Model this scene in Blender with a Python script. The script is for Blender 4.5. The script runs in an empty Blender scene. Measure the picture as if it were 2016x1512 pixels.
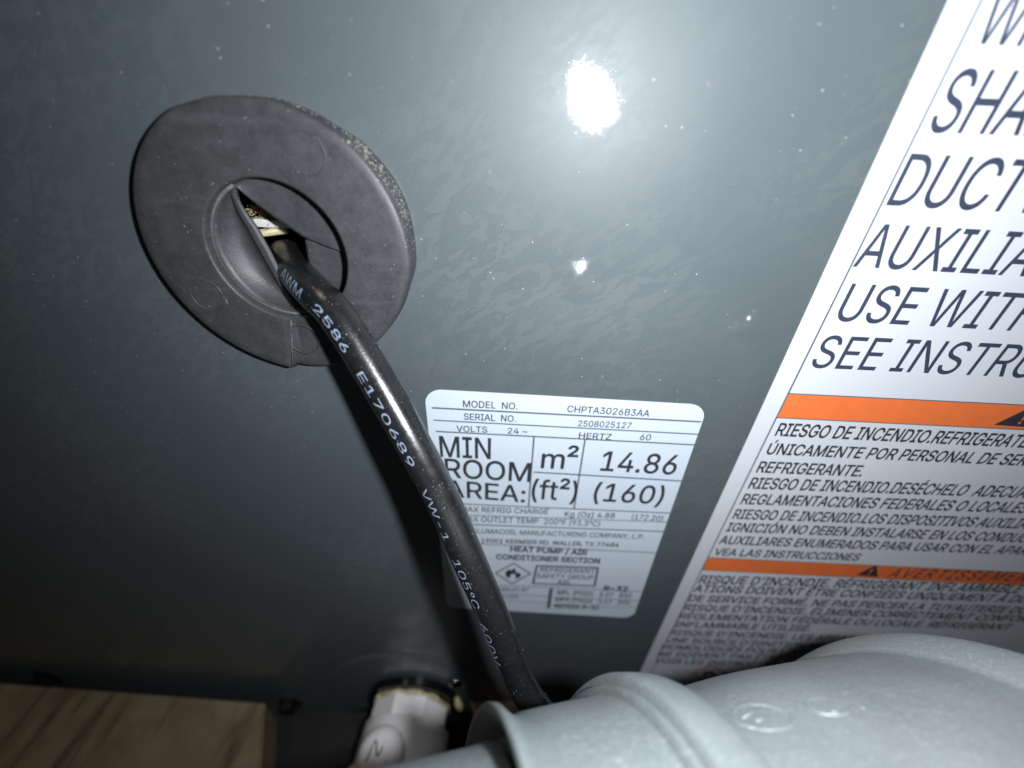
import bpy, bmesh, math, random
from mathutils import Vector, Matrix, noise, geometry
random.seed(11)
C = bpy.context.scene.collection
SC = bpy.context.scene

# ------------------------------------------------------------------ camera (metres; the cabinet front is the plane y = 0, the floor is z = 0)
CAM = Vector((0.0, -0.080, 0.250))
RIGHT = Vector((0.99891, 0.02517, 0.03918)).normalized()
UP = Vector((-0.04657, 0.53989, 0.84044)).normalized()
FWD = Vector((0.0, 0.84136, -0.54048)).normalized()
FPX = 800.0                                   # focal length in pixels of a 2016 wide frame
cd = bpy.data.cameras.new('camera')
cam = bpy.data.objects.new('camera', cd); C.objects.link(cam)
cd.sensor_width = 36.0; cd.lens = 36.0 * FPX / 2016.0
cd.clip_start = 0.004; cd.clip_end = 20.0
m = Matrix((RIGHT, UP, -FWD)).transposed().to_4x4(); m.translation = CAM
cam.matrix_world = m
cd.dof.use_dof = True; cd.dof.focus_distance = 0.088; cd.dof.aperture_fstop = 7.0
SC.camera = cam

# ------------------------------------------------------------------ light: a phone torch beside the lens, an added warm source for board and pipe, and very little room light
w = bpy.data.worlds.new('World'); SC.world = w; w.use_nodes = True
bg = w.node_tree.nodes['Background']; bg.inputs[0].default_value = (0.75, 0.8, 1.0, 1); bg.inputs[1].default_value = 0.006
ld = bpy.data.lights.new('torch', 'SPOT'); ld.energy = 1.08; ld.shadow_soft_size = 0.0028
ld.color = (0.93, 0.97, 1.0); ld.spot_size = math.radians(165); ld.spot_blend = 0.8
torch = bpy.data.objects.new('torch', ld); C.objects.link(torch)
torch.location = CAM + Vector((0.0215, -0.001, 0.0075))
torch.rotation_euler = (FWD + Vector((0.05, 0, 0.06))).to_track_quat('-Z', 'Y').to_euler()
rl_ = bpy.data.lights.new('warm_fill', 'AREA'); rl_.energy = 0.36; rl_.shape = 'DISK'; rl_.size = 0.16; rl_.color = (1.0, 0.86, 0.70)  # added warm fill with no visible source, brightens the board and drain pipe
fill = bpy.data.objects.new('warm_fill', rl_); C.objects.link(fill); fill.location = (-0.32, -0.085, 0.85)
fill.rotation_euler = (Vector((-0.14, -0.04, 0.0)) - fill.location).to_track_quat('-Z', 'Y').to_euler()
vs = SC.view_settings
vs.view_transform = 'Standard'; vs.look = 'None'; vs.exposure = 0.0; vs.gamma = 1.0; vs.use_curve_mapping = False
SC.cycles.max_bounces = 6

# ------------------------------------------------------------------ helpers
def pt(px, py, h=0.0):
    """the point h mm in front of the cabinet that the photograph shows at pixel (px, py)"""
    d = FWD * FPX + RIGHT * (px - 1008) - UP * (py - 756)
    return CAM + d * ((-h * 0.001 - CAM.y) / d.y)

def pix(P):
    v = P - CAM; k = FPX / v.dot(FWD)
    return Vector((1008 + v.dot(RIGHT) * k, 756 - v.dot(UP) * k))

def link(name, me, mat, parent=None, smooth=False):
    o = bpy.data.objects.new(name, me); C.objects.link(o)
    if mat: me.materials.append(mat)
    if smooth:
        for p in me.polygons: p.use_smooth = True
    if parent: o.parent = parent
    return o

def obj(name, bm, mat, parent=None, smooth=False, recalc=True):
    if recalc: bmesh.ops.recalc_face_normals(bm, faces=bm.faces[:])
    me = bpy.data.meshes.new(name); bm.to_mesh(me); bm.free()
    return link(name, me, mat, parent, smooth)

def thing(name, label, cat, group=None):
    o = bpy.data.objects.new(name, None); C.objects.link(o)
    o.empty_display_size = 0.01
    o['label'] = label; o['category'] = cat
    if group: o['group'] = group
    return o

def tag(o, label, cat):
    o['label'] = label; o['category'] = cat

def smooth_angle(o, ang=35):
    me = o.data
    me.polygons.foreach_set('use_smooth', [True] * len(me.polygons))
    me.set_sharp_from_angle(angle=math.radians(ang))

def frame_of(d):
    d = d.normalized(); u = d.cross(Vector((0, 0, 1)))
    u = u.normalized() if u.length > 1e-4 else Vector((1, 0, 0))
    return d, u, d.cross(u)

def add_lathe(bm, A, d, prof, n=128, cap0=False, cap1=False):
    d, u, v = frame_of(d); rings = []
    for s, r in prof:
        rings.append([bm.verts.new(A + d * s + (u * math.cos(2 * math.pi * k / n) + v * math.sin(2 * math.pi * k / n)) * r) for k in range(n)])
    for a, b in zip(rings, rings[1:]):
        for k in range(n): bm.faces.new((a[k], a[(k + 1) % n], b[(k + 1) % n], b[k]))
    if cap0: bm.faces.new(rings[0])
    if cap1: bm.faces.new(rings[-1])

def add_tube(bm, pts, r, n=8, caps=True):
    rings = []; u = None
    for i, p in enumerate(pts):
        t = (pts[min(i + 1, len(pts) - 1)] - pts[max(i - 1, 0)]).normalized()
        if u is None: _, u, _ = frame_of(t)
        u = (u - t * u.dot(t)).normalized(); v = t.cross(u)
        rr = r[i] if isinstance(r, (list, tuple)) else r
        rings.append([bm.verts.new(p + (u * math.cos(2 * math.pi * k / n) + v * math.sin(2 * math.pi * k / n)) * rr) for k in range(n)])
    for a, b in zip(rings, rings[1:]):
        for k in range(n): bm.faces.new((a[k], a[(k + 1) % n], b[(k + 1) % n], b[k]))
    if caps: bm.faces.new(rings[0]); bm.faces.new(rings[-1])

def add_box(bm, lo, hi, bevel=0.0):
    g = bmesh.ops.create_cube(bm, size=1.0)
    for v in g['verts']:
        v.co = Vector([lo[i] + (v.co[i] + 0.5) * (hi[i] - lo[i]) for i in range(3)])
    if bevel:
        es = list({e for v in g['verts'] for e in v.link_edges})
        bmesh.ops.bevel(bm, geom=es, offset=bevel, segments=2, affect='EDGES')

def add_poly(bm, pts, thick=0.0):
    """polygon whose sheet is moved towards the viewer (-y) by thick"""
    vs_ = [bm.verts.new(p) for p in pts]
    f = bm.faces.new(vs_)
    if thick:
        r = bmesh.ops.extrude_face_region(bm, geom=[f])
        for v in [g for g in r['geom'] if isinstance(g, bmesh.types.BMVert)]: v.co.y -= thick

def catmull(P, k=14):
    out = []
    for i in range(len(P) - 1):
        p0, p1, p2, p3 = P[max(i - 1, 0)], P[i], P[i + 1], P[min(i + 2, len(P) - 1)]
        for j in range(k):
            t = j / k
            out.append(0.5 * ((2 * p1) + (p2 - p0) * t + (2 * p0 - 5 * p1 + 4 * p2 - p3) * t * t + (3 * p1 - p0 - 3 * p2 + p3) * t ** 3))
    out.append(P[-1]); return out

# ------------------------------------------------------------------ materials
class NT:
    def __init__(s, name):
        s.m = bpy.data.materials.new(name); s.m.use_nodes = True
        s.t = s.m.node_tree; s.b = s.t.nodes['Principled BSDF']
        s.co = s.t.nodes.new('ShaderNodeTexCoord').outputs['Object']
    def n(s, typ, **kw):
        x = s.t.nodes.new(typ)
        for k, v in kw.items(): setattr(x, k, v)
        return x
    def put(s, sock, v):
        if isinstance(v, bpy.types.NodeSocket): s.t.links.new(v, sock)
        else: sock.default_value = v
    def math(s, op, a, b=0.0, clamp=False):
        x = s.n('ShaderNodeMath', operation=op, use_clamp=clamp); s.put(x.inputs[0], a); s.put(x.inputs[1], b); return x.outputs[0]
    def mapping(s, scale=(1, 1, 1), rot=(0, 0, 0), vec=None):
        x = s.n('ShaderNodeMapping'); s.put(x.inputs['Vector'], vec or s.co)
        x.inputs['Scale'].default_value = scale; x.inputs['Rotation'].default_value = rot; return x.outputs[0]
    def noise(s, scale, detail=4, rough=0.55, vec=None, dist=0.0):
        x = s.n('ShaderNodeTexNoise'); s.put(x.inputs['Vector'], vec or s.co)
        x.inputs['Scale'].default_value = scale; x.inputs['Detail'].default_value = detail
        x.inputs['Roughness'].default_value = rough; x.inputs['Distortion'].default_value = dist; return x.outputs[0]
    def ramp(s, v, a, b, lo=0.0, hi=1.0):
        x = s.n('ShaderNodeMapRange'); x.clamp = True; s.put(x.inputs[0], v)
        for i, q in zip((1, 2, 3, 4), (a, b, lo, hi)): s.put(x.inputs[i], q)
        return x.outputs[0]
    def mix(s, f, a, b):
        x = s.n('ShaderNodeMix', data_type='RGBA'); s.put(x.inputs[0], f)
        s.put(x.inputs[6], a if isinstance(a, bpy.types.NodeSocket) else (*a, 1)); s.put(x.inputs[7], b if isinstance(b, bpy.types.NodeSocket) else (*b, 1)); return x.outputs[2]
    def specks(s, scale, size, share, vec=None):
        """sparse soft dots: 1 inside a speck"""
        x = s.n('ShaderNodeTexVoronoi'); s.put(x.inputs['Vector'], vec or s.co); x.inputs['Scale'].default_value = scale
        sep = s.n('ShaderNodeSeparateColor'); s.t.links.new(x.outputs['Color'], sep.inputs[0])
        on = s.math('LESS_THAN', sep.outputs[0], share)
        rad = s.math('MULTIPLY', sep.outputs[1], size)
        return s.math('MULTIPLY', on, s.ramp(x.outputs['Distance'], s.math('MULTIPLY', rad, 0.5), rad, 1.0, 0.0))
    def bump(s, h, strength=0.3, dist=0.001, normal=None):
        x = s.n('ShaderNodeBump'); x.inputs['Strength'].default_value = strength; x.inputs['Distance'].default_value = dist
        s.put(x.inputs['Height'], h)
        if normal is not None: s.put(x.inputs['Normal'], normal)
        return x.outputs[0]
    def set(s, **kw):
        names = dict(col='Base Color', rough='Roughness', metal='Metallic', normal='Normal', coat='Coat Weight', coat_rough='Coat Roughness', coat_normal='Coat Normal', spec='Specular IOR Level', sheen='Sheen Weight', sheen_rough='Sheen Roughness', ior='IOR')
        for k, v in kw.items():
            if k == 'col' and not isinstance(v, bpy.types.NodeSocket): v = (*v, 1)
            s.put(s.b.inputs[names[k]], v)
        return s.m

def simple(name, col, rough=0.5, var=0.12, scale=400, bump=0.0, **kw):
    t = NT(name); n = t.noise(scale, 5, 0.6)
    c = t.mix(t.ramp(n, 0.3, 0.7), [x * (1 - var) for x in col], [min(1, x * (1 + var)) for x in col])
    if bump: kw['normal'] = t.bump(n, bump, 0.0005)
    return t.set(col=c, rough=rough, **kw)

def cabinet_paint():
    t = NT('grey_cabinet_paint')
    v = t.mapping((1, 1, 1), (0, math.radians(38), 0))
    vs1 = t.mapping((170, 170, 400), (0, 0, 0), v)
    blot = t.noise(1.0, 7, 0.62, vs1, 0.6)
    film = t.ramp(blot, 0.485, 0.515)
    rimline = t.ramp(t.math('ABSOLUTE', t.math('SUBTRACT', blot, 0.49)), 0.0, 0.02, 1.0, 0.0)
    fine = t.noise(1.0, 4, 0.7, t.mapping((900, 900, 1500), (0, 0, 0), v))
    big = t.noise(16, 3, 0.5)
    amt = t.math('MULTIPLY', film, t.ramp(big, 0.42, 0.62, 0.08, 1.0))
    base = t.mix(t.ramp(big, 0.3, 0.7), (0.069, 0.084, 0.093), (0.080, 0.097, 0.106))
    base = t.mix(t.math('MULTIPLY', amt, 0.34), base, (0.105, 0.118, 0.124))
    base = t.mix(t.math('MULTIPLY', t.math('MULTIPLY', rimline, t.ramp(big, 0.42, 0.62, 0.06, 1.0)), 0.30), base, (0.045, 0.053, 0.058))
    sp = t.specks(1500, 0.26, 0.03)
    sp2 = t.specks(420, 0.08, 0.05, t.mapping((1, 1, 0.35), (0, math.radians(-20), 0)))
    dots = t.math('MAXIMUM', sp, sp2)
    base = t.mix(t.math('MULTIPLY', dots, 0.55), base, (0.55, 0.57, 0.58))
    # small dings that catch the torch
    h = t.ramp(fine, 0.2, 0.8)
    ding = None
    dent = None; scuff = None
    wob = t.noise(300, 1, 0.4)
    for px, py, r, k in ((1141, 549, 0.0056, 1.0), (1128, 527, 0.0026, 0.40), (1483, 640, 0.0050, 1.35), (1489, 618, 0.0026, 0.65)):
        P = pt(px, py)
        d = t.n('ShaderNodeVectorMath', operation='DISTANCE'); t.put(d.inputs[0], t.co); d.inputs[1].default_value = P
        dd = t.math('ADD', d.outputs['Value'], t.math('MULTIPLY', t.math('SUBTRACT', wob, 0.5), 0.0012))
        q = t.ramp(dd, 0.0, r, 1.0, 0.0); q.node.interpolation_type = 'SMOOTHSTEP'
        scuff = q if scuff is None else t.math('MAXIMUM', scuff, q)
        q = t.math('MULTIPLY', q, k); dent = q if dent is None else t.math('MAXIMUM', dent, q)
    n1 = t.bump(h, 0.10, 0.00006)
    n2 = n1
    nd = t.bump(dent, 1.0, 0.00135, n1)
    cn = t.bump(t.math('ADD', t.math('MULTIPLY', t.noise(230, 3, 0.5), 3.0), h), 0.075, 0.00010, nd)
    rough = t.ramp(amt, 0, 1, 0.47, 0.55)
    cr = t.math('ADD', t.ramp(amt, 0, 1, 0.045, 0.062), t.math('MULTIPLY', scuff, 0.30))
    return t.set(col=base, rough=rough, normal=n2, spec=0.30, coat=0.5, coat_rough=cr, coat_normal=cn)

def black_rubber(name, col, dust=0.5, rough=0.55, spec=0.3, coat=0.0):
    t = NT(name)
    n = t.noise(260, 6, 0.65); f = t.noise(2600, 3, 0.6)
    c = t.mix(t.ramp(n, 0.35, 0.75), col, [x * 1.5 + 0.004 for x in col])
    c = t.mix(t.ramp(t.noise(1500, 4, 0.7), 0.45, 0.75, 0.0, 0.5), c, [x * 2.0 for x in col])
    sm = t.noise(1.0, 3, 0.5, t.mapping((60, 60, 420), (0, math.radians(50), 0)))
    c = t.mix(t.ramp(sm, 0.60, 0.72, 0.0, 0.35), c, [x * 2.2 for x in col])
    sp = t.specks(1600, 0.26, 0.10); sc_ = t.specks(520, 0.10, 0.12, t.mapping((1, 1, 0.22), (0, math.radians(-35), 0)))
    c = t.mix(t.math('MULTIPLY', t.math('MAXIMUM', sp, sc_), dust), c, (0.42, 0.42, 0.42))
    return t.set(col=c, rough=t.ramp(n, 0.3, 0.7, rough - 0.06, rough + 0.08), normal=t.bump(f, 0.22, 0.0002), spec=spec, coat=coat, coat_rough=0.2)

def cable_jacket():
    t = NT('black_cable_jacket')
    n = t.noise(500, 5, 0.65); f = t.noise(3500, 2, 0.5)
    c = t.mix(t.ramp(n, 0.4, 0.75), (0.0085, 0.009, 0.010), (0.014, 0.0145, 0.016))
    sp = t.math('MULTIPLY', t.specks(1900, 0.32, 0.14), t.ramp(t.noise(120, 2), 0.42, 0.62))
    c = t.mix(t.math('MULTIPLY', sp, 0.75), c, (0.50, 0.50, 0.48))
    return t.set(col=c, rough=t.ramp(n, 0.3, 0.7, 0.21, 0.29), normal=t.bump(f, 0.25, 0.0001), spec=0.95)

def cast_metal(name, rough_grain):
    t = NT(name)
    v = t.mapping((1, 1, 1))
    g = t.noise(1500, 3, 0.7); b = t.noise(70, 4, 0.55); fl = t.specks(2300, 0.45, 0.34)
    c = t.mix(t.ramp(b, 0.3, 0.7), (0.215, 0.250, 0.250), (0.265, 0.297, 0.296))
    c = t.mix(t.math('MULTIPLY', t.ramp(g, 0.45, 0.75), 0.45), c, (0.36, 0.395, 0.39))
    c = t.mix(t.math('MULTIPLY', fl, 0.5 + 0.3 * rough_grain), c, (0.70, 0.72, 0.71))
    c = t.mix(t.ramp(t.noise(38, 4, 0.6, None, 0.5), 0.54, 0.70, 0.0, 0.45), c, (0.215, 0.195, 0.175))
    scr = t.noise(1.0, 2, 0.5, t.mapping((120, 900, 900), (0, math.radians(-14), math.radians(-8))))
    c = t.mix(t.ramp(scr, 0.69, 0.75, 0.0, 0.3), c, (0.55, 0.57, 0.56))
    h = t.math('ADD', g, t.math('MULTIPLY', t.noise(320, 4, 0.6), 0.25))
    return t.set(col=c, rough=t.ramp(g, 0.3, 0.7, 0.38, 0.52), metal=0.35, normal=t.bump(h, 0.40 + 0.22 * rough_grain, 0.00030 + 0.00012 * rough_grain), spec=0.5)

def plywood():
    t = NT('stained_plywood')
    v = t.mapping((60, 16, 40), (0, 0, math.radians(4)))
    g = t.noise(1.0, 7, 0.65, v, 0.8)
    blot = t.noise(48, 6, 0.62, None, 0.8)
    c = t.mix(t.ramp(g, 0.3, 0.7), (0.130, 0.094, 0.050), (0.190, 0.143, 0.080))
    c = t.mix(t.ramp(blot, 0.42, 0.68, 0.0, 0.7), c, (0.235, 0.19, 0.118))
    st = t.noise(1.0, 4, 0.6, t.mapping((62, 8.0, 10), (0, 0, math.radians(3))), 0.3)
    c = t.mix(t.ramp(st, 0.57, 0.66, 0.0, 0.9), c, (0.035, 0.024, 0.013))
    st2 = t.noise(1.0, 4, 0.6, t.mapping((38, 11.0, 10), (0.3, 0, math.radians(-4))), 0.6)
    c = t.mix(t.ramp(st2, 0.60, 0.72, 0.0, 0.75), c, (0.07, 0.05, 0.03))
    return t.set(col=c, rough=0.75, normal=t.bump(g, 0.3, 0.0006))

def paper(name, col):
    t = NT(name); n = t.noise(1200, 4, 0.6); b = t.noise(40, 3)
    c = t.mix(t.ramp(b, 0.3, 0.7), [x * 0.97 for x in col], col)
    sp = t.specks(420, 0.12, 0.05)
    c = t.mix(t.math('MULTIPLY', sp, 0.5), c, (0.4, 0.4, 0.4))
    return t.set(col=c, rough=0.42, normal=t.bump(n, 0.04, 0.0001), spec=0.4)

M = dict(
    paint=cabinet_paint(), grommet=black_rubber('grey_black_grommet_plastic', (0.031, 0.032, 0.035), 0.45, 0.5, 0.5),
    flap=black_rubber('dark_grommet_flap', (0.030, 0.031, 0.034), 0.5, 0.5, 0.5), cut=simple('rough_cut_rubber', (0.10, 0.10, 0.105), 0.75, 0.5, 2500, 0.6),
    cable=cable_jacket(), cast=cast_metal('silver_grey_casting', 0.0), grain=cast_metal('grainy_silver_casting', 1.0), ply=plywood(),
    label=paper('bluish_white_vinyl', (0.52, 0.58, 0.66)), warn=paper('white_vinyl', (0.56, 0.58, 0.63)),
    ink=simple('black_ink', (0.030, 0.032, 0.040), 0.45, 0.15, 900), navy=simple('blue_black_ink', (0.035, 0.045, 0.075), 0.45, 0.15, 900),
    rule=simple('grey_ink', (0.10, 0.115, 0.14), 0.5), orange=simple('orange_ink', (0.72, 0.16, 0.045), 0.42, 0.06, 300), red=simple('red_ink', (0.45, 0.03, 0.03), 0.45),
    print=simple('pale_blue_print', (0.20, 0.25, 0.34), 0.55, 0.3, 2600), pvc=simple('white_pvc', (0.84, 0.81, 0.83), 0.35, 0.04, 120, 0.03), pen=simple('pen_ink', (0.05, 0.05, 0.06), 0.5),
    dope=simple('yellowed_sealant', (0.52, 0.47, 0.30), 0.6, 0.35, 500, 0.5), black=simple('black_plastic', (0.005, 0.0055, 0.006), 0.13, 0.2, 300),
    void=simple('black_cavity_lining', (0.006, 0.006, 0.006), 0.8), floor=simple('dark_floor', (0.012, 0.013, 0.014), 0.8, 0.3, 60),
    wool=simple('yellow_insulation', (0.46, 0.36, 0.19), 0.9, 0.4, 900, 0.6), tin=simple('bare_sheet_metal', (0.75, 0.75, 0.74), 0.45, 0.1, 400, metal=0.3),
    screw=simple('dark_zinc_screw', (0.05, 0.05, 0.05), 0.25, 0.2, 600, metal=0.9), chrome=simple('polished_steel', (0.16, 0.16, 0.17), 0.16, 0.05, 600, metal=1.0),
    dust=simple('pale_dust', (0.46, 0.44, 0.38), 0.85, 0.4, 700),
)

# ------------------------------------------------------------------ lettering
FONT = None
try:
    import os
    FONT = bpy.data.fonts.load(os.path.join(bpy.utils.system_resource('DATAFILES'), 'fonts', 'Inter.woff2'))
except Exception:
    FONT = None
_cache = {}
def glyphs(text, offset=0.0, shear=0.0, spacing=1.0):
    """vertices and triangles of a line of lettering: outlines of the font, thickened by offset, filled by the non-zero winding rule"""
    k = (text, offset, shear, spacing)
    if k in _cache: return _cache[k]
    cu = bpy.data.curves.new('lettering', 'FONT'); cu.body = text; cu.size = 1.0; cu.shear = shear; cu.space_character = spacing
    cu.resolution_u = 3; cu.fill_mode = 'NONE'
    if FONT: cu.font = FONT
    o = bpy.data.objects.new('lettering', cu); C.objects.link(o)
    dg = bpy.context.evaluated_depsgraph_get(); me = bpy.data.meshes.new_from_object(o.evaluated_get(dg))
    co = [Vector((v.co.x, v.co.y)) for v in me.vertices]; nxt = {e.vertices[0]: e.vertices[1] for e in me.edges}
    bpy.data.objects.remove(o); bpy.data.curves.remove(cu); bpy.data.meshes.remove(me)
    loops = []; seen = set()
    nb = {}
    for a_, b_ in nxt.items(): nb.setdefault(a_, []).append(b_); nb.setdefault(b_, []).append(a_)
    lo_of = {}
    for st in range(len(co)):
        if st in seen: continue
        lp = [st]; seen.add(st); cur = st
        while True:
            n_ = cur + 1
            if n_ < len(co) and n_ not in seen and n_ in nb.get(cur, ()): lp.append(n_); seen.add(n_); cur = n_
            else: break
        pts = []
        for i in lp:
            if not pts or (co[i] - pts[-1]).length > 1e-4: pts.append(co[i])
        while len(pts) > 2 and (pts[0] - pts[-1]).length < 1e-4: pts.pop()
        if len(pts) > 2: loops.append(pts)
    ar = lambda p: sum(p[i - 1].x * p[i].y - p[i].x * p[i - 1].y for i in range(len(p)))
    # the labels' figure one is a plain flag and stem without a foot
    if '1' in text and text != '1' and not shear:
        one = _one_box(); h_ = one[1]
        for i, p in enumerate(loops):
            x0, x1, y0, y1 = min(q.x for q in p), max(q.x for q in p), min(q.y for q in p), max(q.y for q in p)
            if abs(x1 - x0 - one[0]) < 0.004 and abs(y1 - y0 - h_) < 0.004 and len(p) == one[2]:
                st = 0.088; a_ = x0 + 0.46 * (x1 - x0); fx = x0 + 0.10 * (x1 - x0)
                n_ = [Vector(c) for c in ((a_, y0), (a_ + st, y0), (a_ + st, y1), (a_ + 0.2 * st, y1), (fx, y1 - 0.20 * h_), (fx, y1 - 0.31 * h_), (a_, y1 - 0.19 * h_))]
                loops[i] = n_ if ar(p) > 0 else n_[::-1]
    big = max(loops, key=lambda p: abs(ar(p))) if loops else None
    sg = 1.0 if big is not None and ar(big) > 0 else -1.0
    if offset:
        out = []
        for p in loops:
            q = []
            for i in range(len(p)):
                d0 = (p[i] - p[i - 1]).normalized(); d1 = (p[(i + 1) % len(p)] - p[i]).normalized()
                n0 = Vector((d0.y, -d0.x)); n1 = Vector((d1.y, -d1.x)); mt = n0 + n1
                if mt.length < 1e-5: mt = n0
                mt.normalize(); q.append(p[i] + mt * (sg * offset / max(mt.dot(n0), 0.5)))
            out.append(q)
        loops = out
    V = []; E_ = []
    for p in loops:
        b0 = len(V); V += p; E_ += [(b0 + i, b0 + (i + 1) % len(p)) for i in range(len(p))]
    if not V:
        _cache[k] = ([], []); return _cache[k]
    v2, _, tri, _, _, _ = geometry.delaunay_2d_cdt(V, E_, [], 0, 1e-6)
    boxes = [(min(q.x for q in p), max(q.x for q in p), min(q.y for q in p), max(q.y for q in p), p) for p in loops]
    F = []
    for t in tri:
        c = sum((v2[i] for i in t), Vector((0, 0))) / len(t); wn = 0
        for x0, x1, y0, y1, p in boxes:
            if c.x < x0 or c.x > x1 or c.y < y0 or c.y > y1: continue
            for i in range(len(p)):
                a_, b_ = p[i - 1], p[i]
                if a_.y <= c.y:
                    if b_.y > c.y and (b_.x - a_.x) * (c.y - a_.y) - (c.x - a_.x) * (b_.y - a_.y) > 0: wn += 1
                elif b_.y <= c.y and (b_.x - a_.x) * (c.y - a_.y) - (c.x - a_.x) * (b_.y - a_.y) < 0: wn -= 1
        if wn: F.append(tuple(t))
    _cache[k] = ([Vector((p.x, p.y, 0)) for p in v2], F)
    return _cache[k]

def _one_box():
    v, f = glyphs('1')
    return max(p.x for p in v) - min(p.x for p in v), max(p.y for p in v) - min(p.y for p in v), len(v)

def capheight(): 
    v, _ = glyphs('H'); return max(p.y for p in v)
CAP = capheight()
def width(text, **kw):
    v, _ = glyphs(text, **kw); xs = [p.x for p in v]; return min(xs), max(xs)

def letter(bm, text, P0, P1, cap, prefix=None, lift=0.0, **kw):
    kw.setdefault('offset', 0.009)
    if kw['offset'] == 0.004: kw['offset'] = 0.017
    """writes text along P0 -> P1 on the cabinet plane; P1 is where prefix (or the whole text) ends"""
    v, f = glyphs(text, **kw)
    x0, x1 = width(prefix or text, **kw)
    x0 = min(x0, width(text, **kw)[0])
    e = (P1 - P0) / (x1 - x0)
    up = Vector((0, 0, 1)) * (cap / CAP)
    nv = [bm.verts.new(P0 + e * (p.x - x0) + up * p.y + Vector((0, -lift, 0))) for p in v]
    for q in f:
        try: bm.faces.new([nv[i] for i in q])
        except ValueError: pass

def rule(bm, a, b, w_):
    d = (b - a).normalized(); n = Vector((-d.z, 0, d.x)) * (w_ / 2)
    bm.faces.new([bm.verts.new(p) for p in (a - n, b - n, b + n, a + n)])

def flame(bm, c, s, lift):
    o = [(-.30, -.34), (.30, -.34), (.40, -.02), (.28, .16), (.18, .04), (.06, .50), (-.12, .26), (-.22, .38), (-.40, .04)]
    i = [(-.12, -.34), (.12, -.34), (.14, -.14), (.0, .06), (-.14, -.14)]
    add_poly(bm, [c + Vector((x * s, -lift, z * s)) for x, z in o])
    return [c + Vector((x * s, -lift - 0.00002, z * s)) for x, z in i]

# ------------------------------------------------------------------ floor, boards
bm = bmesh.new(); add_poly(bm, [Vector(p) for p in ((-1.5, -1.5, 0), (1.5, -1.5, 0), (1.5, 0.6, 0), (-1.5, 0.6, 0))])
fl = obj('floor', bm, M['floor']); fl['kind'] = 'structure'

def board(name, corners, z0, z1, mat, tilt=0.0):
    bm = bmesh.new(); lo = []; hi = []
    for x, y in corners:
        lo.append(bm.verts.new((x, y, z0))); hi.append(bm.verts.new((x, y, z1 - tilt * (x + 0.23))))
    n = len(corners); bm.faces.new(hi); bm.faces.new(lo[::-1])
    for k in range(n): bm.faces.new((lo[k], lo[(k + 1) % n], hi[(k + 1) % n], hi[k]))
    bmesh.ops.bevel(bm, geom=[e for e in bm.edges if e.verts[0] in hi and e.verts[1] in hi], offset=0.0008, segments=2, affect='EDGES')
    return obj(name, bm, mat)
b = board('plywood_board', [(-0.42, -0.0035), (-0.106, -0.0055), (-0.088, -0.045), (-0.07, -0.16), (-0.42, -0.16)], 0.002, 0.030, M['ply'], 0.055)
tag(b, 'brown water stained plywood board lying at the foot of the grey cabinet', 'board')

def floor_pt(px, py, z):
    d = FWD * FPX + RIGHT * (px - 1008) - UP * (py - 756)
    return CAM + d * ((z - CAM.z) / d.z)
b = board('wood_offcut', [tuple(floor_pt(*q, 0.022).xy) for q in ((925, 1380), (1003, 1366), (1075, 1440), (950, 1470))], 0.002, 0.022, M['ply'])
tag(b, 'small grey brown wood offcut on the floor behind the flange of the silver fitting', 'board')

# ------------------------------------------------------------------ cabinet
cab = thing('air_handler_cabinet', 'dark grey glossy painted sheet metal cabinet front', 'cabinet')
GC = Vector((-0.0452, 0, 0.2276))            # grommet centre on the panel
bm = bmesh.new()
def loop(pts):
    vs_ = [bm.verts.new(p) for p in pts]
    return [bm.edges.new((vs_[i], vs_[(i + 1) % len(vs_)])) for i in range(len(vs_))]
HOLE = [(GC.x + 0.0150 * math.cos(2 * math.pi * k / 64), GC.z + 0.0150 * math.sin(2 * math.pi * k / 64)) for k in range(64)]
for y in (0.0,):
    es = loop([Vector((x, y, z)) for x, z in ((-0.45, 0.003), (0.40, 0.003), (0.40, 0.62), (-0.45, 0.62))]) + loop([Vector((x, y, z)) for x, z in HOLE])
bmesh.ops.triangle_fill(bm, edges=es, use_beauty=True)
inner = [f for f in bm.faces if all((v.co.xz - GC.xz).length < 0.0152 for v in f.verts)] if hasattr(Vector((0, 0, 0)), 'xz') else []
bmesh.ops.delete(bm, geom=inner, context='FACES')
r = bmesh.ops.extrude_edge_only(bm, edges=[e for e in bm.edges if len(e.link_faces) == 1])
for v in [g for g in r['geom'] if isinstance(g, bmesh.types.BMVert)]: v.co.y += 0.0012
for f in bm.faces: f.normal_update()
p = obj('front_panel', bm, M['paint'], cab)
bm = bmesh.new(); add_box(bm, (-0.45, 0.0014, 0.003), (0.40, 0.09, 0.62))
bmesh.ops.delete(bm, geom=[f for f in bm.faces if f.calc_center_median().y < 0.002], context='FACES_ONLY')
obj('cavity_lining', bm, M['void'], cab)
# what the slit in the grommet lets one see of the inside
bm = bmesh.new()
rr = random.Random(4)
ca, cb = pt(490, 428, -7), pt(572, 428, -7)
for k in range(340):
    a = ca.lerp(cb, rr.random()) + Vector((0, rr.uniform(0, 0.004), rr.uniform(-0.0016, 0.0022)))
    d = Vector((rr.uniform(-1, 1), rr.uniform(-.6, .4), rr.uniform(-.6, .6))).normalized() * rr.uniform(0.0006, 0.002)
    n = Vector((rr.uniform(-1, 1), rr.uniform(-1, 1), rr.uniform(-1, 1))).normalized()
    add_tube(bm, [a, a + d * 0.5 + n * 0.0003, a + d], 0.00007, 4)
obj('insulation', bm, M['wool'], cab)
bm = bmesh.new(); add_box(bm, pt(485, 443, -6.5) + Vector((0, 0, -0.0003)), pt(570, 438, -6.5) + Vector((0, 0.0018, 0.0003)), 0.0002)
obj('inner_flange', bm, M['tin'], cab)
bm = bmesh.new()
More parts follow.
